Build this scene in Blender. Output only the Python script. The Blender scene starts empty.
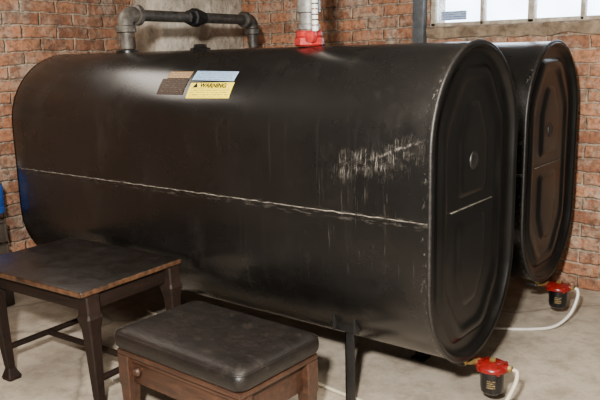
import bpy, bmesh, math, random
import numpy as np
from mathutils import Vector, Matrix, noise
random.seed(7)
Z=0.77
W,H,L=0.686,1.118,2.335
R=W/2; hs=H/2-R
col=bpy.context.scene.collection

# ---------------------------------------------------------------- materials
def newmat(name):
    m=bpy.data.materials.new(name); m.use_nodes=True
    nt=m.node_tree; b=nt.nodes["Principled BSDF"]
    return m,nt,b
def ramp(nt,src,stops):
    r=nt.nodes.new('ShaderNodeValToRGB')
    e=r.color_ramp.elements
    while len(e)<len(stops): e.new(0.5)
    for i,(p,c) in enumerate(stops):
        e[i].position=p; e[i].color=(c,c,c,1) if isinstance(c,(int,float)) else (*c,1)
    nt.links.new(src,r.inputs[0]); return r.outputs[0]
def noise_t(nt,vec,scale,detail=4,rough=.5,dist=0):
    n=nt.nodes.new('ShaderNodeTexNoise'); n.inputs['Scale'].default_value=scale
    n.inputs['Detail'].default_value=detail; n.inputs['Roughness'].default_value=rough
    n.inputs['Distortion'].default_value=dist
    nt.links.new(vec,n.inputs['Vector']); return n.outputs['Fac']
def mapping(nt,vec,scale=(1,1,1),loc=(0,0,0),rot=(0,0,0)):
    m=nt.nodes.new('ShaderNodeMapping'); m.inputs['Scale'].default_value=scale
    m.inputs['Location'].default_value=loc; m.inputs['Rotation'].default_value=rot
    nt.links.new(vec,m.inputs['Vector']); return m.outputs[0]
def mix(nt,f,a,b,mode='MIX'):
    m=nt.nodes.new('ShaderNodeMix'); m.data_type='RGBA'; m.blend_type=mode
    for s,v in ((0,f),(6,a),(7,b)):
        if isinstance(v,(int,float)): m.inputs[s].default_value=v
        elif isinstance(v,tuple): m.inputs[s].default_value=(*v,1)
        else: nt.links.new(v,m.inputs[s])
    return m.outputs[2]
def mth(nt,op,a,b=None,clamp=False):
    m=nt.nodes.new('ShaderNodeMath'); m.operation=op; m.use_clamp=clamp
    for i,v in enumerate((a,b)):
        if v is None: continue
        if isinstance(v,(int,float)): m.inputs[i].default_value=v
        else: nt.links.new(v,m.inputs[i])
    return m.outputs[0]
def bump(nt,b,h,strength=.3,dist=.01):
    n=nt.nodes.new('ShaderNodeBump'); n.inputs['Strength'].default_value=strength
    n.inputs['Distance'].default_value=dist; nt.links.new(h,n.inputs['Height'])
    nt.links.new(n.outputs[0],b.inputs['Normal'])
def objco(nt):
    return nt.nodes.new('ShaderNodeTexCoord').outputs['Object']
def band(nt,v,lo,hi,soft):
    a=mth(nt,'DIVIDE',mth(nt,'SUBTRACT',v,lo),soft,True)
    b=mth(nt,'DIVIDE',mth(nt,'SUBTRACT',hi,v),soft,True)
    return mth(nt,'MULTIPLY',a,b)
def warp(nt,src,scale,amt):
    wn=nt.nodes.new('ShaderNodeTexNoise'); wn.inputs['Scale'].default_value=scale; wn.inputs['Detail'].default_value=3
    nt.links.new(src,wn.inputs['Vector'])
    sub=nt.nodes.new('ShaderNodeVectorMath'); sub.operation='SUBTRACT'; sub.inputs[1].default_value=(.5,.5,.5)
    nt.links.new(wn.outputs['Color'],sub.inputs[0])
    sc=nt.nodes.new('ShaderNodeVectorMath'); sc.operation='SCALE'; sc.inputs['Scale'].default_value=amt
    nt.links.new(sub.outputs[0],sc.inputs[0])
    ad=nt.nodes.new('ShaderNodeVectorMath'); ad.operation='ADD'
    nt.links.new(src,ad.inputs[0]); nt.links.new(sc.outputs[0],ad.inputs[1]); return ad.outputs[0]

def simple(name,c,rough=.5,metal=0,nscale=30,var=.25,bmp=.1,c2=None,bd=.003):
    m,nt,b=newmat(name); co=objco(nt)
    n=noise_t(nt,co,nscale,6,.6)
    d=c2 if c2 else tuple(x*(1-var) for x in c)
    cc=mix(nt,ramp(nt,n,[(.35,0.),(.65,1.)]),d,c)
    nt.links.new(cc,b.inputs['Base Color'])
    b.inputs['Roughness'].default_value=rough; b.inputs['Metallic'].default_value=metal
    if bmp: bump(nt,b,n,bmp,bd)
    return m

def brick_mat(name,axis,tint=1.0,loc=(0,0,0),smear=.8):
    m,nt,b=newmat(name); co=objco(nt)
    s=nt.nodes.new('ShaderNodeSeparateXYZ'); nt.links.new(co,s.inputs[0])
    c=nt.nodes.new('ShaderNodeCombineXYZ')
    nt.links.new(s.outputs[axis],c.inputs[0]); nt.links.new(s.outputs[2],c.inputs[1])
    vv=warp(nt,c.outputs[0],2.5,.038); vv=warp(nt,vv,30,.021)
    v=mapping(nt,vv,loc=loc)
    br=nt.nodes.new('ShaderNodeTexBrick')
    br.inputs['Scale'].default_value=1; br.inputs['Brick Width'].default_value=.225
    br.inputs['Row Height'].default_value=.072; br.inputs['Mortar Size'].default_value=.010
    br.inputs['Mortar Smooth'].default_value=.9; br.inputs['Bias'].default_value=.0
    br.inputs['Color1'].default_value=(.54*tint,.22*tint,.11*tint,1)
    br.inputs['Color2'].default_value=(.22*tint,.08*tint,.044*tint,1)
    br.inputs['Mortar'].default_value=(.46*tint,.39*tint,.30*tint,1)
    nt.links.new(v,br.inputs['Vector'])
    n1=noise_t(nt,co,5.5,9,.8); n2=noise_t(nt,co,30,7,.7); n3=noise_t(nt,co,12,6,.7); n4=noise_t(nt,mapping(nt,co,loc=(5,3,1)),3.0,7,.72)
    cc=mix(nt,ramp(nt,n3,[(.40,0.),(.70,.65)]),br.outputs['Color'],(.52*tint,.285*tint,.16*tint))
    cc=mix(nt,ramp(nt,n4,[(.48,0.),(.66,.62)]),cc,(.14*tint,.075*tint,.048*tint))
    cc=mix(nt,ramp(nt,n1,[(.47,0.),(.64,smear)]),cc,(.53*tint,.46*tint,.36*tint))
    cc=mix(nt,ramp(nt,n2,[(.35,.8),(.55,0.)]),cc,(.08,.05,.036))
    nt.links.new(cc,b.inputs['Base Color']); b.inputs['Roughness'].default_value=.92
    b.inputs['Specular IOR Level'].default_value=.25
    h=mth(nt,'ADD',mth(nt,'MULTIPLY',br.outputs['Fac'],-.7),mth(nt,'MULTIPLY',n2,1.0))
    bump(nt,b,h,1.0,.016)
    return m

def tank_mat(name="black_painted_steel",marks=True,k0=1.0,spec=.5,rb=0.):
    m,nt,b=newmat(name); co=objco(nt)
    s=nt.nodes.new('ShaderNodeSeparateXYZ'); nt.links.new(co,s.inputs[0])
    x,y,z=s.outputs
    big=noise_t(nt,mapping(nt,co,(1.4,1.2,2.0)),1.8,5,.6)
    fine=noise_t(nt,co,180,3,.6)
    base=mix(nt,ramp(nt,big,[(.3,0.),(.7,1.)]),(.0030*k0,.0029*k0,.0028*k0),(.0060*k0,.0055*k0,.0050*k0))
    sm=ramp(nt,noise_t(nt,mapping(nt,co,(3,3,1.4)),2.5,8,.75),[(.54,0.),(.80,.020)])
    if marks:
        st=noise_t(nt,mapping(nt,co,(40,8,1.6)),1.0,5,.65)
        zr=mth(nt,'MULTIPLY',band(nt,x,-1.4,-.02,.5),band(nt,z,Z-.5,Z+.40,.15))
        m5=mth(nt,'MULTIPLY',zr,ramp(nt,st,[(.58,0.),(.78,.022)]))
        d1=mth(nt,'ADD',z,mth(nt,'MULTIPLY',x,-.22))
        wob=mth(nt,'MULTIPLY',mth(nt,'SUBTRACT',noise_t(nt,mapping(nt,co,(7,9,3)),1,6,.75),.5),.26)
        d1=mth(nt,'ADD',d1,wob)
        zone1=mth(nt,'MULTIPLY',band(nt,x,-.40,-.012,.12),band(nt,d1,Z+.165,Z+.29,.06))
        wco=warp(nt,co,6,.05)
        haze=ramp(nt,noise_t(nt,mapping(nt,wco,(30,20,45),rot=(0,-.4,0)),1.0,10,.85),[(.48,0.),(.70,.24)])
        l1=ramp(nt,noise_t(nt,mapping(nt,wco,(220,30,17),rot=(0,.30,0)),1.0,6,.72),[(.53,0.),(.65,.60)])
        pat=ramp(nt,noise_t(nt,mapping(nt,co,(12,9,18)),1,6,.7),[(.40,.15),(.60,1.)])
        m1=mth(nt,'MULTIPLY',mth(nt,'MULTIPLY',zone1,pat),mth(nt,'MAXIMUM',haze,l1))
        d2=mth(nt,'ADD',mth(nt,'ADD',z,mth(nt,'MULTIPLY',x,-.34)),mth(nt,'MULTIPLY',wob,.14))
        m7=mth(nt,'MULTIPLY',mth(nt,'MULTIPLY',band(nt,d2,Z+.262,Z+.276,.006),band(nt,x,-.24,-.01,.08)),ramp(nt,noise_t(nt,mapping(nt,co,(60,30,60)),1,6,.8),[(.46,.0),(.64,.36)]))
        zone2=mth(nt,'MULTIPLY',band(nt,x,-.50,-.02,.15),band(nt,z,Z-.32,Z+.22,.15))
        sn2=noise_t(nt,mapping(nt,co,(150,30,5.5),rot=(0,.14,0)),1.0,5,.65)
        m2=mth(nt,'MULTIPLY',zone2,ramp(nt,sn2,[(.61,0.),(.75,.16)]))
        zone6=band(nt,x,-.035,-.004,.015)
        m6=mth(nt,'MULTIPLY',zone6,ramp(nt,noise_t(nt,mapping(nt,co,(60,60,30)),1.0,7,.8),[(.56,0.),(.68,.30)]))
        zone4=band(nt,z,Z-.03,Z+.014,.012)
        m4=mth(nt,'MULTIPLY',zone4,ramp(nt,noise_t(nt,mapping(nt,co,(10,10,60)),2,5,.7),[(.52,0.),(.70,.10)]))
        sm=mth(nt,'MAXIMUM',mth(nt,'MAXIMUM',mth(nt,'MAXIMUM',m1,m7),m2),mth(nt,'MAXIMUM',mth(nt,'MAXIMUM',m4,m6),mth(nt,'MAXIMUM',m5,sm)))
    cc=mix(nt,sm,base,(.48,.44,.38))
    nt.links.new(cc,b.inputs['Base Color'])
    r=ramp(nt,big,[(.3,.22+rb),(.7,.32+rb)])
    r2=mth(nt,'ADD',r,mth(nt,'MULTIPLY',sm,.6))
    nt.links.new(r2,b.inputs['Roughness'])
    b.inputs['Specular IOR Level'].default_value=spec
    h=mth(nt,'ADD',mth(nt,'MULTIPLY',noise_t(nt,co,2.6,2),1.0),mth(nt,'MULTIPLY',fine,.010))
    bump(nt,b,h,.11,.03)
    return m

def wood_mat(name,dark,light,rough=.45,wear=.4,edge=None,spec=.5):
    m,nt,b=newmat(name); co=objco(nt)
    g=noise_t(nt,mapping(nt,co,(3,30,30)),2,6,.65,.4)
    g2=noise_t(nt,co,9,5,.65)
    c=mix(nt,ramp(nt,g,[(.3,0.),(.7,1.)]),dark,light)
    c=mix(nt,ramp(nt,g2,[(.55,0.),(.75,wear)]),c,tuple(min(1,q*2.2+.01) for q in light))
    b.inputs['Specular IOR Level'].default_value=spec
    if edge:
        hx,hy,a=edge
        s=nt.nodes.new('ShaderNodeSeparateXYZ'); nt.links.new(mapping(nt,co,rot=(0,0,-a)),s.inputs[0])
        ex=mth(nt,'SUBTRACT',mth(nt,'ABSOLUTE',s.outputs[0]),hx); ey=mth(nt,'SUBTRACT',mth(nt,'ABSOLUTE',s.outputs[1]),hy)
        e=mth(nt,'MAXIMUM',ex,ey)
        e=mth(nt,'ADD',e,mth(nt,'MULTIPLY',mth(nt,'SUBTRACT',noise_t(nt,co,22,7,.8),.5),.013))
        k=ramp(nt,mth(nt,'ADD',mth(nt,'MULTIPLY',e,80),.6,True),[(.42,0.),(.75,.8)])
        sc=ramp(nt,noise_t(nt,mapping(nt,co,(14,22,10),rot=(0,0,.5)),1.5,8,.8),[(.56,0.),(.72,.12)])
        c=mix(nt,sc,c,(.17,.12,.08))
        c=mix(nt,k,c,(.16,.075,.035))
        rr_=ramp(nt,noise_t(nt,co,7,7,.8),[(.38,.28),(.62,.48)]); nt.links.new(rr_,b.inputs['Roughness'])
        b.inputs['Specular IOR Level'].default_value=.42
        bump(nt,b,g,.06,.001)
    else:
        b.inputs['Roughness'].default_value=rough
        bump(nt,b,g,.15,.002)
    nt.links.new(c,b.inputs['Base Color'])
    return m

def floor_mat():
    m,nt,b=newmat("concrete_floor"); co=objco(nt)
    a=noise_t(nt,co,1.6,6,.6); d=noise_t(nt,co,11,7,.75); e=noise_t(nt,co,150,3,.6); f=noise_t(nt,mapping(nt,co,loc=(4,2,0)),4,7,.7)
    c=mix(nt,ramp(nt,a,[(.3,0.),(.7,1.)]),(.37,.315,.245),(.53,.465,.375))
    c=mix(nt,ramp(nt,d,[(.35,.6),(.55,0.)]),c,(.22,.175,.13))
    c=mix(nt,ramp(nt,f,[(.50,0.),(.66,.62)]),c,(.20,.16,.12))
    c=mix(nt,ramp(nt,e,[(.60,0.),(.75,.5)]),c,(.64,.585,.50))
    vo=nt.nodes.new('ShaderNodeTexVoronoi'); vo.feature='DISTANCE_TO_EDGE'; vo.inputs['Scale'].default_value=.55
    wobn=nt.nodes.new('ShaderNodeTexNoise'); wobn.inputs['Scale'].default_value=3; nt.links.new(co,wobn.inputs['Vector'])
    nt.links.new(mix(nt,.12,co,wobn.outputs['Color']),vo.inputs['Vector'])
    ck=ramp(nt,vo.outputs['Distance'],[(.0,.6),(.006,0.)])
    c=mix(nt,ck,c,(.12,.10,.075))
    nt.links.new(c,b.inputs['Base Color'])
    nt.links.new(ramp(nt,a,[(.3,.5),(.7,.75)]),b.inputs['Roughness'])
    bump(nt,b,mth(nt,'ADD',d,mth(nt,'MULTIPLY',e,.4)),.4,.008)
    return m

def stripes_mat(name,bg,fg,zscale,thresh,xs=60,top=.66,rough=.45):
    m,nt,b=newmat(name)
    uv=nt.nodes.new('ShaderNodeTexCoord').outputs['UV']
    s=nt.nodes.new('ShaderNodeSeparateXYZ'); nt.links.new(uv,s.inputs[0])
    row=mth(nt,'FRACT',mth(nt,'MULTIPLY',s.outputs[1],zscale))
    inrow=band(nt,row,.25,.75,.1)
    w=noise_t(nt,mapping(nt,uv,(xs,zscale,1)),1.0,2)
    k=mth(nt,'MULTIPLY',inrow,ramp(nt,w,[(thresh,0.),(thresh+.06,.8)]))
    k=mth(nt,'MULTIPLY',k,band(nt,s.outputs[0],.05,.95,.01))
    k=mth(nt,'MULTIPLY',k,band(nt,s.outputs[1],.06,top,.01))
    nt.links.new(mix(nt,k,bg,fg),b.inputs['Base Color']); b.inputs['Roughness'].default_value=rough
    b.inputs['Specular IOR Level'].default_value=.25
    return m

th=math.radians(3); tw,td=.72,.515
M={}
M['tank']=tank_mat()
M['cap']=tank_mat("black_pressed_steel",False,.8,.34,.06)
M['weld']=simple("weld_line",(.26,.235,.19),.5,.3,30,.7,.3,c2=(.03,.027,.024))
M['weld2']=simple("cap_weld_line",(.17,.155,.13),.5,.3,30,.7,.3,c2=(.04,.036,.03))
M['rim']=simple("rim_paint",(.004,.0038,.0036),.48,0,90,.3,.4,c2=(.018,.016,.014))
M['blackpipe']=simple("black_iron",(.012,.0115,.011),.42,.2,60,.4,.3)
M['gal']=simple("galvanized_pipe",(.22,.215,.20),.5,.35,35,.5,.2)
M['fit']=simple("grey_fitting",(.13,.115,.095),.55,.35,30,.4,.3,c2=(.045,.038,.031))
M['fit2']=simple("weathered_dark_pipe",(.075,.066,.055),.52,.3,40,.4,.3,c2=(.020,.018,.016))
M['red']=simple("red_enamel",(.20,.008,.007),.26,0,60,.45,.15)
M['redh']=simple("red_cast_paint",(.42,.02,.018),.4,0,60,.5,.4)
M['blk']=simple("black_canister",(.006,.006,.006),.18,0,50,.2,.03)
M['brass']=simple("brass",(.42,.29,.10),.38,.7,60,.5,.1)
M['white']=simple("white_plastic",(.70,.68,.62),.4,0,20,.12,.02)
M['hose']=simple("cream_hose",(.55,.49,.37),.45,0,20,.2,.05)
M['bluep']=simple("blue_plastic",(.02,.08,.36),.4,0,10,.25,.02)
M['brickx']=brick_mat("red_brick_back",0,1.0)
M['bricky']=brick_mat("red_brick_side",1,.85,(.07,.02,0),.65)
M['darkwall']=simple("dark_unseen_wall",(.075,.072,.068),.9,0,4,.5,.4)  # unseen walls coloured dark so the tank reflections stay dark
M['floor']=floor_mat()
M['conc']=simple("weathered_sill",(.30,.225,.15),.9,0,16,.4,1.0,c2=(.12,.082,.052),bd=.02)
M['conc2']=simple("pale_grey_plaster",(.62,.56,.46),.9,0,7,.6,1.0,c2=(.27,.225,.175),bd=.05)
M['ceil']=simple("ceiling_plaster",(.34,.31,.27),.9,0,5,.2,.2)
M['frame']=simple("window_paint",(.58,.53,.44),.55,0,22,.4,.3,c2=(.26,.20,.14))
M['steelgrey']=simple("grey_painted_post",(.11,.12,.13),.5,.2,20,.4,.1)
M['wtop']=wood_mat("worn_black_wood",(.005,.004,.0035),(.008,.006,.0048),.5,.12,(tw/2,td/2,th))
M['wleg']=wood_mat("dark_stained_wood",(.006,.0035,.0025),(.016,.0075,.0045),.6,.12,None,.25)
M['wstool']=wood_mat("brown_wood",(.020,.0085,.0045),(.072,.029,.014),.5,.35)
M['crate']=wood_mat("dark_crate_wood",(.02,.015,.012),(.05,.035,.025),.7,.3)
def leather():
    m,nt,b=newmat("brown_leather"); co=objco(nt)
    a=noise_t(nt,co,5,5,.6); v=nt.nodes.new('ShaderNodeTexVoronoi'); v.inputs['Scale'].default_value=220
    nt.links.new(co,v.inputs['Vector'])
    c=mix(nt,ramp(nt,a,[(.35,0.),(.7,1.)]),(.005,.004,.0033),(.012,.0085,.007))
    dd=noise_t(nt,co,18,9,.85)
    c=mix(nt,ramp(nt,dd,[(.54,0.),(.75,.20)]),c,(.16,.12,.09))
    nt.links.new(c,b.inputs['Base Color']); b.inputs['Specular IOR Level'].default_value=.42
    nt.links.new(ramp(nt,dd,[(.3,.36),(.7,.58)]),b.inputs['Roughness'])
    cr=noise_t(nt,mapping(nt,co,(6,10,9)),1.1,5,.55,1.1)
    bump(nt,b,mth(nt,'ADD',mth(nt,'MULTIPLY',v.outputs['Distance'],.2),mth(nt,'MULTIPLY',cr,2.2)),.26,.006)
    return m
M['leather']=leather()
M['lyel']=stripes_mat("yellow_warning_print",(.95,.74,.015),(.05,.04,.01),7,.46)
M['lblk']=stripes_mat("dark_plate_print",(.034,.021,.014),(.20,.15,.11),8,.56,top=.95,rough=.6)
M['lbrn']=stripes_mat("brown_header",(.28,.165,.075),(.5,.4,.3),3,.5,40,.9,rough=.6)
M['lblu']=stripes_mat("blue_white_print",(.30,.44,.62),(.04,.09,.28),5,.44,top=.95,rough=.6)
M['lfil']=stripes_mat("filter_label_print",(.02,.018,.015),(.32,.22,.08),4,.42,12,.9)
M['ink']=simple("black_ink",(.002,.002,.002),.8,0,40,.1,0)
M['sticker']=stripes_mat("pale_sticker_print",(.40,.50,.68),(.03,.09,.32),4,.38,16,.95)
mg,nt,b=newmat("window_glass")
nt.nodes.remove(b); out=nt.nodes["Material Output"]
t=nt.nodes.new('ShaderNodeBsdfTransparent'); t.inputs[0].default_value=(.93,.97,1,1)
g=nt.nodes.new('ShaderNodeBsdfGlossy'); g.inputs['Roughness'].default_value=.1
tr=nt.nodes.new('ShaderNodeBsdfTranslucent'); tr.inputs[0].default_value=(.8,.83,.86,1)
mx=nt.nodes.new('ShaderNodeMixShader'); mx.inputs[0].default_value=.05
mx2=nt.nodes.new('ShaderNodeMixShader')
nt.links.new(ramp(nt,noise_t(nt,objco(nt),6,4),[(.4,.02),(.7,.25)]),mx2.inputs[0])
nt.links.new(t.outputs[0],mx.inputs[1]); nt.links.new(g.outputs[0],mx.inputs[2])
nt.links.new(mx.outputs[0],mx2.inputs[1]); nt.links.new(tr.outputs[0],mx2.inputs[2]); nt.links.new(mx2.outputs[0],out.inputs[0])
M['glass']=mg

# ---------------------------------------------------------------- geometry
class G:
    def __init__(s): s.v=[];s.f=[]
    def add(s,v,f):
        o=len(s.v); s.v+= [tuple(q) for q in v]; s.f+=[tuple(i+o for i in q) for q in f]; return s
    def box(s,c,d,bev=0.0,rot=0.0,seg=2):
        bm=bmesh.new(); bmesh.ops.create_cube(bm,size=1)
        bmesh.ops.scale(bm,vec=d,verts=bm.verts)
        if bev: bmesh.ops.bevel(bm,geom=bm.edges[:],offset=bev,segments=seg,affect='EDGES',profile=.5)
        if rot: bmesh.ops.rotate(bm,cent=(0,0,0),matrix=Matrix.Rotation(rot,3,'Z'),verts=bm.verts)
        bmesh.ops.translate(bm,vec=c,verts=bm.verts)
        bm.verts.index_update()
        s.add([v.co[:] for v in bm.verts],[[v.index for v in f.verts] for f in bm.faces]); bm.free(); return s
    def rings(s,rs,cap=True,closed=False):
        n=len(rs[0]); o=len(s.v)
        for r in rs: s.v+=[tuple(q) for q in r]
        k=len(rs)
        for i in range(k if closed else k-1):
            for j in range(n):
                a=o+i*n+j; b2=o+i*n+(j+1)%n; c=o+((i+1)%k)*n+(j+1)%n; d=o+((i+1)%k)*n+j
                s.f.append((a,b2,c,d))
        if cap and not closed:
            s.f.append(tuple(o+j for j in reversed(range(n)))); s.f.append(tuple(o+(k-1)*n+j for j in range(n)))
        return s
    def lathe(s,p0,ax,prof,n=32):
        ax=Vector(ax).normalized(); p0=Vector(p0)
        u=ax.orthogonal().normalized(); w=ax.cross(u)
        s.rings([[p0+ax*h+(u*math.cos(2*math.pi*j/n)+w*math.sin(2*math.pi*j/n))*max(r,.0005) for j in range(n)] for r,h in prof]); return s
    def cyl(s,a,b2,r,n=24,bev=0.002):
        a=Vector(a);b2=Vector(b2);h=(b2-a).length
        return s.lathe(a,b2-a,[(r-bev,0),(r,bev),(r,h-bev),(r-bev,h)],n)
    def tube(s,pts,r,n=12,closed=False):
        pts=[Vector(p) for p in pts]; k=len(pts); rs=[];u=None
        for i,p in enumerate(pts):
            if closed: t=(pts[(i+1)%k]-pts[i-1]).normalized()
            else: t=(pts[min(i+1,k-1)]-pts[max(i-1,0)]).normalized()
            if u is None: u=t.orthogonal().normalized()
            u=(u-t*u.dot(t)).normalized(); w=t.cross(u)
            q=r(i) if callable(r) else r
            rs.append([p+(u*math.cos(2*math.pi*j/n)+w*math.sin(2*math.pi*j/n))*q for j in range(n)])
        return s.rings(rs,closed=closed)
def cat(pts,sub=8):
    P=[Vector(p) for p in pts]; P=[P[0]*2-P[1]]+P+[P[-1]*2-P[-2]]; o=[]
    for i in range(1,len(P)-2):
        for k in range(sub):
            t=k/sub;a,b2,c,d=P[i-1:i+3]
            o.append(.5*((2*b2)+(c-a)*t+(2*a-5*b2+4*c-d)*t*t+(3*b2-a-3*c+d)*t**3))
    o.append(P[-2]); return o

def finish(name,g,mat,parent=None,smooth=40,loc=None,label=None,kind=None,uvs=None):
    base=Vector((0,0,0))
    q=parent
    while q is not None: base+=q.location; q=q.parent
    own=Vector(loc) if loc is not None else Vector((0,0,0))
    off=base+own if parent is None else base
    me=bpy.data.meshes.new(name)
    me.from_pydata([(Vector(v)-off) for v in g.v],[],g.f); me.update()
    bm=bmesh.new(); bm.from_mesh(me); bmesh.ops.recalc_face_normals(bm,faces=bm.faces); bm.to_mesh(me); bm.free()
    if uvs:
        ul=me.uv_layers.new(name='UVMap')
        for lp in me.loops: ul.data[lp.index].uv=uvs[lp.vertex_index]
    if smooth:
        for p in me.polygons: p.use_smooth=True
        me.set_sharp_from_angle(angle=math.radians(smooth))
    me.materials.append(mat)
    o=bpy.data.objects.new(name,me); col.objects.link(o)
    if parent: o.parent=parent
    else: o.location=own
    if label: o['label']=label
    if kind: o['kind']=kind
    return o
def thing(name,loc,label,category,group=None):
    e=bpy.data.objects.new(name,None); e.location=loc; e.empty_display_size=.1; col.objects.link(e)
    e['label']=label; e['category']=category
    if group: e['group']=group
    return e
def copy_thing(src,loc,label=None):
    src_children={}
    def gather(o):
        src_children[o.name]=list(o.children)
        for ch in o.children: gather(ch)
    gather(src)
    def rec(o,par):
        c=o.copy(); col.objects.link(c)
        if par is not None: c.parent=par; c.matrix_parent_inverse=Matrix()
        for ch in src_children[o.name]: rec(ch,c)
        return c
    c=rec(src,None); c.location=loc
    if label: c['label']=label
    return c

# ---------------------------------------------------------------- room
XL,XR,YF,YB,ZC=-2.78,2.7,-3.3,1.6,1.95
def slab(name,lo,hi,mat):
    c=[(a+b2)/2 for a,b2 in zip(lo,hi)]; d=[b2-a for a,b2 in zip(lo,hi)]
    return finish(name,G().box(c,d),mat,smooth=0,kind='structure')
T=.2
slab("floor",(XL-T,YF-T,-.1),(XR+T,YB+T,0),M['floor'])
slab("ceiling",(XL-T,YF-T,ZC),(XR+T,YB+T,ZC+.1),M['ceil'])
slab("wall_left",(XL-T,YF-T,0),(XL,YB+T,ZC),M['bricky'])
slab("wall_right",(XR,YF-T,0),(XR+T,YB+T,ZC),M['darkwall'])
slab("wall_front",(XL,YF-T,0),(XR,YF,ZC),M['darkwall'])
XM=.20
slab("wall_rear",(XM,YB,0),(XR,YB+T,ZC),M['darkwall'])  # unseen end of back wall, made dark to keep brick out of cap reflections
wx0,wx1,wz0,wz1=-1.03,.14,.665+Z,1.0+Z
g=G()
xs=[XL,wx0,wx1,XM]; zs=[0,wz0,wz1,ZC]
for i in range(3):
    for j in range(3):
        if i==1 and j==1: continue
        g.box(((xs[i]+xs[i+1])/2,YB+T/2,(zs[j]+zs[j+1])/2),(xs[i+1]-xs[i],T,zs[j+1]-zs[j]))
bw=finish("wall_back",g,M['brickx'],smooth=0,kind='structure')
g=G(); n=60; rs=[]
for i in range(n+1):
    x=wx0-.01+(.19-wx0)*i/n
    a=noise.noise(Vector((x*9,0,0)))*.010; b2=noise.noise(Vector((x*7,5,0)))*.026; c=noise.noise(Vector((x*11,9,0)))*.010
    rs.append([(x,YB+.01,wz0-.070+b2),(x,YB-.022+c,wz0-.065+b2),(x,YB-.030+c,wz0-.012+a),(x,YB-.02,wz0-.003),(x,YB+.01,wz0-.002)])
g.rings(rs); finish("trim_1",g,M['conc'],kind='structure')
finish("trim_2",G().box((-1.085,YB-.02,(ZC+Z+.57)/2),(.075,.05,ZC-Z-.57),.006),M['steelgrey'],kind='structure')
g=G()
fw_=.022
yw=YB+.03
g.box(((wx0+wx1)/2,yw,wz0+fw_/2),(wx1-wx0,.05,fw_),.004)
g.box(((wx0+wx1)/2,yw,wz1-fw_/2),(wx1-wx0,.05,fw_),.004)
for xx,ww in ((wx0+.018,.03),(wx0+.32,.022),(wx0+.60,.036),(wx0+.87,.022),(wx1-.018,.03)): g.box((xx,yw,(wz0+wz1)/2),(ww,.05,wz1-wz0-.002),.004)
wn=finish("window_1",g,M['frame'],kind='structure')
g=G().box(((wx0+wx1)/2,yw,(wz0+wz1)/2),(wx1-wx0-.05,.004,wz1-wz0-.04))
pg=finish("pane",g,M['glass'],parent=wn,smooth=0)
sv=[(wx0+.06,yw-.0035,wz0+.034),(wx0+.22,yw-.0035,wz0+.034),(wx0+.22,yw-.0035,wz0+.085),(wx0+.06,yw-.0035,wz0+.085)]
g=G().add(sv,[(0,1,2,3)]); finish("window_sticker",g,M['sticker'],wn,smooth=0,uvs=[(0,0),(1,0),(1,1),(0,1)],label="small blue and white sticker on glass")
finish("trim_3",G().box(((XL-2.5)/2,1.22,.9),(-2.5-XL,.75,1.8),.01),M['conc2'],kind='structure')

# ---------------------------------------------------------------- tank
def obr(x,d,n=32,cy=0):
    r=R-d; p=[]
    for i in range(n+1):
        a=math.pi*i/n; p.append((x,cy+r*math.cos(a),Z+hs+r*math.sin(a)))
    for k in range(1,6): p.append((x,cy-r,Z+hs-2*hs*k/6))
    for i in range(n+1):
        a=math.pi+math.pi*i/n; p.append((x,cy+r*math.cos(a),Z-hs+r*math.sin(a)))
    for k in range(1,6): p.append((x,cy+r,Z-hs+2*hs*k/6))
    return p
tank=thing("oil_tank",(0,0,0),"large black steel heating oil tank with warning labels and scratched side","oil tank","black heating oil tanks")
g=G().rings([obr(-L+.002,.010),obr(-L+.006,.003),obr(-L+.014,0)]+[obr(-L+L*i/24,0) for i in range(1,24)]+[obr(-.010,0),obr(-.004,.0005)],cap=False)
body=finish("tank_body",g,M['tank'],tank)
def round_poly(pts,r,n=7):
    o=[];k=len(pts)
    for i in range(k):
        p=Vector(pts[i]); a=(Vector(pts[i-1])-p); b2=(Vector(pts[(i+1)%k])-p)
        rr_=min(r,a.length*.45,b2.length*.45); s=p+a.normalized()*rr_; e=p+b2.normalized()*rr_
        for j in range(n):
            t=j/(n-1); o.append(s*(1-t)**2+p*2*t*(1-t)+e*t*t)
    return o
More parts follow.
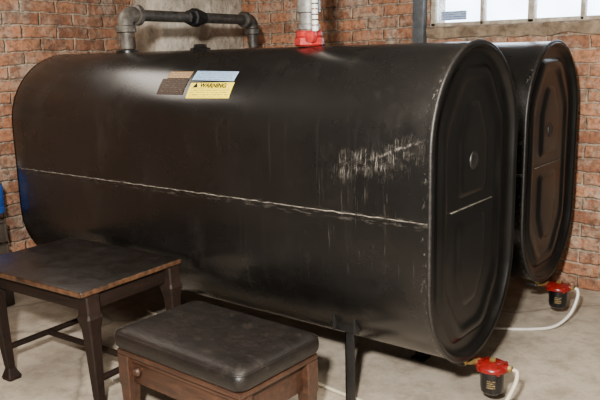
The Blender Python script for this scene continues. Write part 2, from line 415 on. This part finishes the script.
def cap(sgn,x0):
    prof=[(.0,-.005),(.002,.002),(.007,.006),(.013,.005),(.018,-.003),(.023,-.014),(.032,-.021),(.046,-.0225)]
    g=G().rings([obr(x0+sgn*h,d) for d,h in prof],cap=False)
    n=len(obr(0,0)); o=len(g.v)-n; g.f.append(tuple(o+i for i in range(n)))
    e=finish("end_cap",g,M['cap'],tank,smooth=70)
    def ring(w,b2,cy,cz,rad,h):
        pts=[(w,-b2+cz),(w,b2-cz),(w-cy,b2),(-w+cy,b2),(-w,b2-cz),(-w,-b2+cz),(-w+cy,-b2),(w-cy,-b2)]
        return [(x0+sgn*h,q[0],Z+q[1]) for q in round_poly(pts,rad)]
    w,b2=.255,.485
    prof=[(0,-.0230),(.006,-.0205),(.013,-.0135),(.020,-.0105),(.032,-.0100),(.040,-.0106),(.047,-.0135),(.055,-.0180),(.064,-.0200),(.076,-.0205)]
    g2=G().rings([ring(w-i,b2-i,.125,.17,.045,h) for i,h in prof],cap=True)
    finish("pressed_panel",g2,M['cap'],e,smooth=60)
    for s in (1,-1):
        def poly(ins,h):
            w=.115-ins; a=.036+ins; b3=.362-ins
            pts=[(-w,a),(w,a),(w,b3-.11),(w-.06,b3),(-w+.06,b3),(-w,b3-.11)]
            return [(x0+sgn*h,q[0],Z+s*q[1]) for q in round_poly(pts,.03)]
        finish("embossed_panel",G().rings([poly(i,h) for i,h in ((0,-.0210),(.006,-.0190),(.013,-.0135),(.021,-.0112),(.034,-.0108))],cap=True),M['cap'],e,smooth=60)
    finish("cap_weld",G().box((x0+sgn*-.0175,0,Z),(.008,.33,.0035),.0012),M['weld2'],e)
    finish("round_boss",G().lathe((x0+sgn*-.0115,-.01,Z+.16),(sgn,0,0),[(.033,0),(.031,.004),(.026,.006),(.021,.0062),(.017,.004)],32),M['rim'],e)
    return e
cap(1,0); cap(-1,-L)
g=G().tube(obr(-.002,-.0005),.0065,10,closed=True); finish("end_rim",g,M['rim'],tank)
for sy in (-1,1):
    pts=[(-L+.016+(L-.026)*i/200,sy*(R+.0001),Z+.0032*noise.noise(Vector((i*.30,0,0)))) for i in range(201)]
    finish("weld_seam",G().tube(pts,lambda i:.0021+.0012*noise.noise(Vector((i*.5,3,0))),6),M['weld'],tank)
for lx in (-.37,-1.97):
    for ly in (-.25,.285):
        g=G().box((lx,ly,.17),(.040,.008,.34),.002).box((lx-.016,ly+.018,.17),(.008,.044,.34),.002).box((lx,ly+.01,.004),(.065,.065,.008),.002)
        lg=finish("leg",g,M['blackpipe'],tank,label="slim black angle-iron leg")
        s=1 if ly>0 else -1
        g=G().box((lx,ly+s*.010,.328),(.098,.010,.048),.003).box((lx-.044,ly+s*.014,.348),(.010,.055,.07),.003).box((lx+.044,ly+s*.014,.348),(.010,.055,.07),.003)
        finish("leg_bracket",g,M['blackpipe'],lg)
finish("fill_plug",G().lathe((-1.32,0,Z+.553),(0,0,1),[(.045,0),(.045,.014),(.03,.018),(.028,.03),(.01,.032)],8),M['blk'],tank)
finish("pipe_bung",G().lathe((-1.82,0,Z+.548),(0,0,1),[(.055,0),(.055,.018),(.04,.024)],24),M['tank'],tank)

back=copy_thing(tank,(-.088,1.022,0),"second black steel heating oil tank standing by the brick wall")
def patch(name,x0,x1,a0,a1,mat,par,lift=.0012,label=None,sk=0):
    g=G();nx,na=10,8;uv=[]
    for i in range(nx+1):
        for j in range(na+1):
            a=math.radians(a0+(a1-a0)*j/na+sk*i/nx); x=x0+(x1-x0)*i/nx
            r=R+lift; g.v.append((x,-r*math.cos(a),Z+hs+r*math.sin(a))); uv.append((i/nx,j/na))
    for i in range(nx):
        for j in range(na):
            k=i*(na+1)+j; g.f.append((k,k+na+1,k+na+2,k+1))
    return finish(name,g,mat,par,label=label,uvs=uv)
yl=patch("warning_label",-1.105,-.872,26.5,38,M['lyel'],tank,label="yellow warning label with black text",sk=.8)
bl=patch("rating_plate",-1.285,-1.130,29,41.5,M['lblk'],tank,label="dark printed rating plate")
patch("plate_header",-1.265,-1.130,42,48,M['lbrn'],bl)
patch("instruction_label",-1.11,-.88,40.5,48.5,M['lblu'],tank,label="blue and white instruction label",sk=-.8)
def bent_text(txt,x,a_deg,size,mat,par,lift=.0022,wx=1.0):
    cu=bpy.data.curves.new("t",'FONT'); cu.body=txt; cu.size=size; cu.offset=size*.045
    to=bpy.data.objects.new("t",cu); col.objects.link(to)
    bpy.context.view_layer.update()
    me=bpy.data.meshes.new_from_object(to.evaluated_get(bpy.context.evaluated_depsgraph_get()))
    g=G()
    for v in me.vertices:
        a=math.radians(a_deg)+v.co.y/R; r=R+lift
        g.v.append((x+v.co.x*wx,-r*math.cos(a),Z+hs+r*math.sin(a)))
    g.f=[tuple(p.vertices) for p in me.polygons]
    bpy.data.objects.remove(to)
    return finish("label_text",g,mat,par,smooth=0)
bent_text("WARNING",-1.048,34.7,.026,M['ink'],yl,wx=1.12)
g=G()
for (x,y) in ((-1.087,0),(-1.058,0),(-1.0725,.024)):
    a=math.radians(34.4)+y/R; g.v.append((x,-(R+.0022)*math.cos(a),Z+hs+(R+.0022)*math.sin(a)))
g.f=[(0,1,2)]; finish("hazard_triangle",g,M['ink'],yl,smooth=0)

# ---------------------------------------------------------------- cross pipe
cp=thing("vent_crossover_pipe",(-1.82,0,Z+.573),"black iron pipe with elbows and union joining both tanks","pipe")
zt=Z+.735; zb=Z+.573
A0=Vector((-1.82,0,zb)); B0=Vector((-1.908,1.022,zb))
d=(B0-A0).normalized()
finish("riser",G().cyl(A0,(-1.82,0,zt-.05),.034,24),M['fit'],cp)
finish("riser",G().cyl(B0,(-1.908,1.022,zt-.05),.028,24),M['fit2'],cp)
def elbow(P,dirh,r,name,mat):
    P=Vector(P);rad=.045;pts=[P+Vector((0,0,-.060))]
    for i in range(9):
        a=math.pi/2*i/8; pts.append(P+dirh*(rad*(1-math.cos(a)))+Vector((0,0,-rad+rad*math.sin(a))))
    pts.append(P+dirh*.075)
    g=G().tube(pts,r,20)
    g.lathe(P+Vector((0,0,-.085)),(0,0,1),[(r*.9,0),(r*1.28,.004),(r*1.28,.03),(r,.036)],24)
    g.lathe(P+dirh*.06,dirh,[(r,0),(r*1.28,.004),(r*1.28,.03),(r*.9,.036)],24)
    finish(name,g,mat,cp)
elbow((-1.82,0,zt),d,.039,"elbow",M['fit'])
elbow((-1.908,1.022,zt),-d,.036,"elbow",M['fit2'])
finish("pipe_run",G().cyl(Vector((-1.82,0,zt))+d*.07,Vector((-1.908,1.022,zt))-d*.07,.028,24),M['fit2'],cp)
U=Vector((-1.82,0,zt))+d*.52
g=G().lathe(U-d*.075,d,[(.03,0),(.036,.004),(.036,.035),(.034,.040)],8).lathe(U-d*.038,d,[(.04,0),(.049,.006),(.049,.050),(.04,.056)],8).lathe(U+d*.018,d,[(.036,0),(.036,.004),(.036,.038),(.03,.042)],8)
finish("union",g,M['blackpipe'],cp,smooth=25)

# ---------------------------------------------------------------- fill pipe
bx,bz=-.715,Z+.560
fp=thing("fill_pipe",(bx,0,bz),"galvanised riser pipe on red cast bushing atop the tank","pipe")
finish("red_bushing",G().lathe((bx,0,bz),(0,0,1),[(.050,0),(.058,.006),(.058,.03),(.05,.036)],8).lathe((bx,0,bz+.036),(0,0,1),[(.05,0),(.052,.003),(.052,.02),(.044,.024)],32).box((bx+.03,-.035,bz+.035),(.05,.03,.045),.008),M['redh'],fp,smooth=30,label="red painted cast bushing")
finish("riser",G().cyl((bx,0,bz+.05),(bx,0,ZC-.002),.036,32),M['gal'],fp)
finish("coupling",G().lathe((bx,0,bz+.125),(0,0,1),[(.036,0),(.046,.004),(.046,.05),(.036,.054)],32).lathe((bx,0,bz+.062),(0,0,1),[(.036,0),(.043,.003),(.043,.02),(.036,.023)],32),M['gal'],fp)
gx,gy=bx+.056,-.035
gg=finish("gauge_tube",G().cyl((gx,gy,bz+.055),(gx,gy,bz+.23),.012,16),M['white'],fp,label="white sight gauge tube with dark and red marks")
for i in range(7): finish("gauge_mark",G().cyl((gx,gy,bz+.075+i*.020),(gx,gy,bz+.080+i*.020),.0126,16,.0005),M['red'] if i%3==0 else M['ink'],gg)

# ---------------------------------------------------------------- filters
def make_filter(fx,fy,tx,ty):
    f=thing("oil_filter",(fx,fy,.06),"black canister oil filter with red cap under tank outlet","oil filter","oil filters under the tanks")
    zc=.155
    finish("canister",G().lathe((fx,fy,zc-.095),(0,0,1),[(.012,0),(.014,.002),(.03,.004),(.040,.012),(.043,.03),(.043,.10)],32),M['blk'],f)
    g=G().lathe((fx,fy,zc),(0,0,1),[(.056,0),(.060,.003),(.060,.013),(.056,.018),(.047,.021),(.038,.028),(.016,.031),(.004,.031)],32).box((fx-.046,fy,zc+.015),(.05,.036,.024),.005).box((fx+.044,fy,zc+.015),(.034,.030,.022),.005)
    for k in range(4):
        a=math.pi/4+k*math.pi/2; g.lathe((fx+.051*math.cos(a),fy+.051*math.sin(a),zc-.004),(0,0,1),[(.008,0),(.008,.026),(.004,.028)],8)
    hd=finish("filter_cap",g,M['red'],f,label="red enamel filter head")
    finish("vent_screw",G().lathe((fx,fy,zc+.029),(0,0,1),[(.012,0),(.012,.010),(.006,.014)],6),M['brass'],hd)
    a0=-math.pi/2+.30; vs=[];uv=[]
    for k in range(7):
        a=a0+(k-3)*.13
        for q,zz in enumerate((zc-.062,zc-.028)): vs.append((fx+.0436*math.cos(a),fy+.0436*math.sin(a),zz)); uv.append((k/6,q))
    finish("canister_label",G().add(vs,[(2*k,2*k+2,2*k+3,2*k+1) for k in range(6)]),M['lfil'],f,smooth=0,label="small dark label with dull gold print",uvs=uv)
    vz=zc+.02
    finish("outlet_pipe",G().tube([(tx,ty,.209),(tx,ty,vz+.02),(tx+.004,ty,vz+.004),(tx+.02,ty+(fy-ty)*.3,vz),(fx-.05,fy,vz)],.010,12),M['brass'],f,label="brass outlet fitting")
    finish("shutoff_valve",G().lathe((tx,ty,vz-.010),(0,0,1),[(.012,0),(.019,.005),(.019,.032),(.012,.038)],6),M['brass'],f,label="brass shutoff valve")
    finish("valve_handle",G().box((tx-.008,ty-.026,vz+.004),(.055,.010,.013),.003).cyl((tx,ty-.030,vz+.004),(tx,ty-.012,vz+.004),.008,12),M['blackpipe'],f)
    finish("hose_nut",G().cyl((fx+.058,fy,vz-.004),(fx+.0745,fy,vz-.004),.012,6),M['brass'],f)
    return f
f1=make_filter(.055,.05,-.04,.0)
f2=copy_thing(f1,(.035-.078,.05+1.022,.06))
h1=G().tube(cat([(.134,.05,.171),(.150,.045,.165),(.152,.02,.13),(.135,-.03,.07),(.11,-.08,.03),(.05,-.14,.011),(-.08,-.19,.009),(-.3,-.20,.009),(-.7,-.16,.009),(-1.2,-.10,.009),(-1.8,.0,.009)]),.0075,12)
ho=finish("fuel_hose",h1,M['hose'],loc=(.134,.05,0),label="cream plastic-coated fuel hose curving from filter along floor"); ho['category']="hose"
h2=G().tube(cat([(.036,1.072,.171),(.048,1.069,.166),(.052,1.055,.13),(.035,1.01,.06),(-.01,.935,.015),(-.09,.86,.008),(-.20,.79,.008),(-.34,.72,.008),(-.5,.68,.008),(-1.0,.62,.008),(-1.6,.58,.008)]),.0070,12)
ho=finish("fuel_hose",h2,M['white'],loc=(.036,1.072,0),label="white fuel hose looping from rear filter across concrete floor"); ho['category']="hose"

# ---------------------------------------------------------------- side table
def rotpt(c,th,x,y,z): return (c[0]+x*math.cos(th)-y*math.sin(th),c[1]+x*math.sin(th)+y*math.cos(th),z)
tz=Z-.283
FR=Vector((-1.105,-.868))
cx=FR.x-(tw/2)*math.cos(th)-(td/2)*math.sin(th); cy=FR.y-(tw/2)*math.sin(th)+(td/2)*math.cos(th)
tc=(cx,cy)
tb=thing("side_table",(tc[0],tc[1],0),"dark stained wooden side table with worn edges beside the tank","table")
finish("table_top",G().box((tc[0],tc[1],tz-.012),(tw,td,.024),.006,th,3),M['wtop'],tb)
ax_,ay_=tw/2-.055,td/2-.05
for (x,y,dx,dy) in ((0,-ay_,2*ax_-.04,.02),(0,ay_,2*ax_-.04,.02),(-ax_,0,.02,2*ay_-.04),(ax_,0,.02,2*ay_-.04)):
    p=rotpt(tc,th,x+.02,y,tz-.024-.033); finish("apron",G().box(p,(dx,dy,.066),.003,th),M['wleg'],tb)
def sqring(c,th,w,z,ch=.18,off=(0,0)):
    o=[];h=w/2;k=h*(1-ch)
    for a,b2 in ((k,-h),(h,-k),(h,k),(k,h),(-k,h),(-h,k),(-h,-k),(-k,-h)):
        o.append((c[0]+(a+off[0])*math.cos(th)-(b2+off[1])*math.sin(th),c[1]+(a+off[0])*math.sin(th)+(b2+off[1])*math.cos(th),z))
    return o
for sx in (-1,1):
    for sy in (-1,1):
        c=rotpt(tc,th,sx*ax_+.03,sy*ay_,0)
        t0=tz-.024
        pr=[(.060,t0),(.060,t0-.070),(.072,t0-.085),(.066,t0-.10),(.054,t0-.13),(.046,t0-.20),(.033,.060),(.030,.048),(.046,.028),(.060,.012),(.056,.0)]
        finish("leg",G().rings([sqring(c,th,w,z,off=((.070 if sx<0 else .018)*(1-z/tz),0)) for w,z in pr]),M['wleg'],tb,smooth=25)
zs_=.13
for sx in (-1,1):
    finish("stretcher",G().tube([rotpt(tc,th,sx*ax_+(.080 if sx<0 else .042),y,zs_) for y in (-ay_,0,ay_)],.013,12),M['wleg'],tb)
finish("stretcher",G().tube([rotpt(tc,th,x,0,zs_) for x in (-ax_+.080,.05,ax_+.042)],.013,12),M['wleg'],tb)

# ---------------------------------------------------------------- footstool
sc_=(-.656,-.655); sth=math.radians(-1.5); sw,sd=.61,.39; sz=Z-.388
fs=thing("footstool",(sc_[0],sc_[1],0),"low wooden footstool with padded dark brown leather cushion","stool")
def cush(w,dp,z,r=.06,n=6,th=sth):
    o=[]
    for qx,qy,a0 in ((1,1,0),(-1,1,90),(-1,-1,180),(1,-1,270)):
        for k in range(n+1):
            a=math.radians(a0+90*k/n)
            x=qx*(w/2-r)+r*math.cos(a); y=qy*(dp/2-r)+r*math.sin(a)
            o.append(rotpt(sc_,th,x,y,z))
    return o
base=sz-.078
rs=[]
for ins,h,r in ((.014,0,.03),(.000,.006,.034),(-.007,.018,.036),(-.009,.034,.036),(-.008,.050,.036),(-.001,.063,.034),(.010,.071,.032),(.026,.076,.032),(.050,.079,.03),(.083,.081,.03),(.12,.082,.03),(.16,.082,.02)):
    rs.append(cush(sw-2*ins,sd-2*ins,base+h,r))
finish("cushion",G().rings(rs),M['leather'],fs,smooth=60,label="dark brown leather seat cushion")
finish("piping",G().tube(cush(sw+.008,sd+.008,base+.059,.036,8),.0035,8,closed=True),M['leather'],fs)
finish("seat_frame",G().box((sc_[0],sc_[1],base-.010),(sw-.008,sd-.008,.020),.005,sth),M['wstool'],fs)
lx_,ly_=sw/2-.032,sd/2-.032
ah=.105
for (x,y,dx,dy) in ((0,-ly_+.006,2*lx_-.05,.016),(0,ly_-.006,2*lx_-.05,.016),(-lx_+.006,0,.016,2*ly_-.05),(lx_-.006,0,.016,2*ly_-.05)):
    finish("apron",G().box(rotpt(sc_,sth,x,y,base-.020-ah/2),(dx,dy,ah),.003,sth),M['wstool'],fs)
for sx in (-1,1):
    for sy in (-1,1):
        c=rotpt(sc_,sth,sx*lx_,sy*ly_,0)
        finish("leg",G().rings([sqring(c,sth,w,z,.12) for w,z in ((.056,base-.020),(.056,base-.13),(.050,base-.14),(.040,.03),(.046,.01),(.046,0))]),M['wstool'],fs,smooth=25)
finish("moulding",G().box(rotpt(sc_,sth,0,-ly_-.008,base-.035),(2*lx_-.05,.012,.014),.004,sth),M['wstool'],fs)
kb=rotpt(sc_,sth,-lx_+.075,-ly_-.002,base-.062)
finish("knob",G().lathe(kb,(0,-1,0),[(.006,0),(.006,.012),(.015,.016),(.017,.026),(.010,.034)],16),M['wstool'],fs)

# ---------------------------------------------------------------- crate with blue jug by the left wall
cc_=(-2.635,-.465)
cr=thing("wooden_crate",(cc_[0],cc_[1],0),"dark slatted wooden crate against the brick wall","crate")
for i in range(4):
    z=.055+i*.118
    for s in (-1,1):
        finish("slat",G().box((cc_[0],cc_[1]+s*.124,z),(.27,.012,.10),.003),M['crate'],cr)
        finish("slat",G().box((cc_[0]+s*.129,cc_[1],z),(.012,.236,.10),.003),M['crate'],cr)
finish("crate_top",G().box((cc_[0],cc_[1],.468),(.27,.262,.014),.003),M['crate'],cr)
jx,jy=-2.605,-.412
jg=thing("water_jug",(jx,jy,.476),"blue plastic jug with cap standing on a dark crate","jug")
finish("jug_body",G().lathe((jx,jy,.476),(0,0,1),[(.075,0),(.12,.04),(.12,.07),(.115,.075),(.12,.08),(.12,.17),(.10,.21),(.045,.24),(.03,.245),(.03,.265)],40),M['bluep'],jg)
finish("jug_cap",G().lathe((jx,jy,.742),(0,0,1),[(.034,0),(.034,.02),(.028,.023)],20),M['white'],jg)

# ---------------------------------------------------------------- lights
def area(name,loc,target,size,power,color=(1,1,1),sy=None):
    l=bpy.data.lights.new(name,'AREA'); l.energy=power; l.size=size; l.color=color
    if sy: l.shape='RECTANGLE'; l.size_y=sy
    o=bpy.data.objects.new(name,l); o.location=loc
    o.rotation_euler=(Vector(target)-Vector(loc)).to_track_quat('-Z','Y').to_euler(); col.objects.link(o); return o
area("camera_flash_light",(.85,-2.45,Z+.95),(-.9,.6,.9),.12,235,(1,.945,.87))
area("ceiling_light",(.2,-.9,ZC-.06),(.2,-.6,0),.7,42,(1,.91,.78))
area("tank_sheen_light",(-2.15,-.60,ZC-.04),(-2.05,-.60,0),.8,13,(1,.90,.78),.4)  # added lamp, placed to put a soft sheen on the tank's upper curve
w=bpy.data.worlds.new("world"); bpy.context.scene.world=w; w.use_nodes=True
bgn=w.node_tree.nodes['Background']; bgn.inputs[0].default_value=(.82,.90,1,1); bgn.inputs[1].default_value=13

# ---------------------------------------------------------------- camera
yaw,pit,rol,fpx=-.663,-.2022,-.0249,717.59
fwv=np.array([math.sin(yaw)*math.cos(pit),math.cos(yaw)*math.cos(pit),math.sin(pit)])
r0=np.array([math.cos(yaw),-math.sin(yaw),0]); u0=np.cross(r0,fwv)
rr=r0*math.cos(rol)+u0*math.sin(rol); uu=-r0*math.sin(rol)+u0*math.cos(rol)
cd=bpy.data.cameras.new("camera"); cd.sensor_width=36; cd.lens=fpx/600*36; cd.clip_start=.05
co=bpy.data.objects.new("camera",cd); col.objects.link(co)
mm=Matrix.Identity(4)
for i in range(3): mm[i][0]=rr[i];mm[i][1]=uu[i];mm[i][2]=-fwv[i]
mm.translation=(1.0179,-2.3031,.5353+Z)
co.matrix_world=mm
bpy.context.scene.camera=co
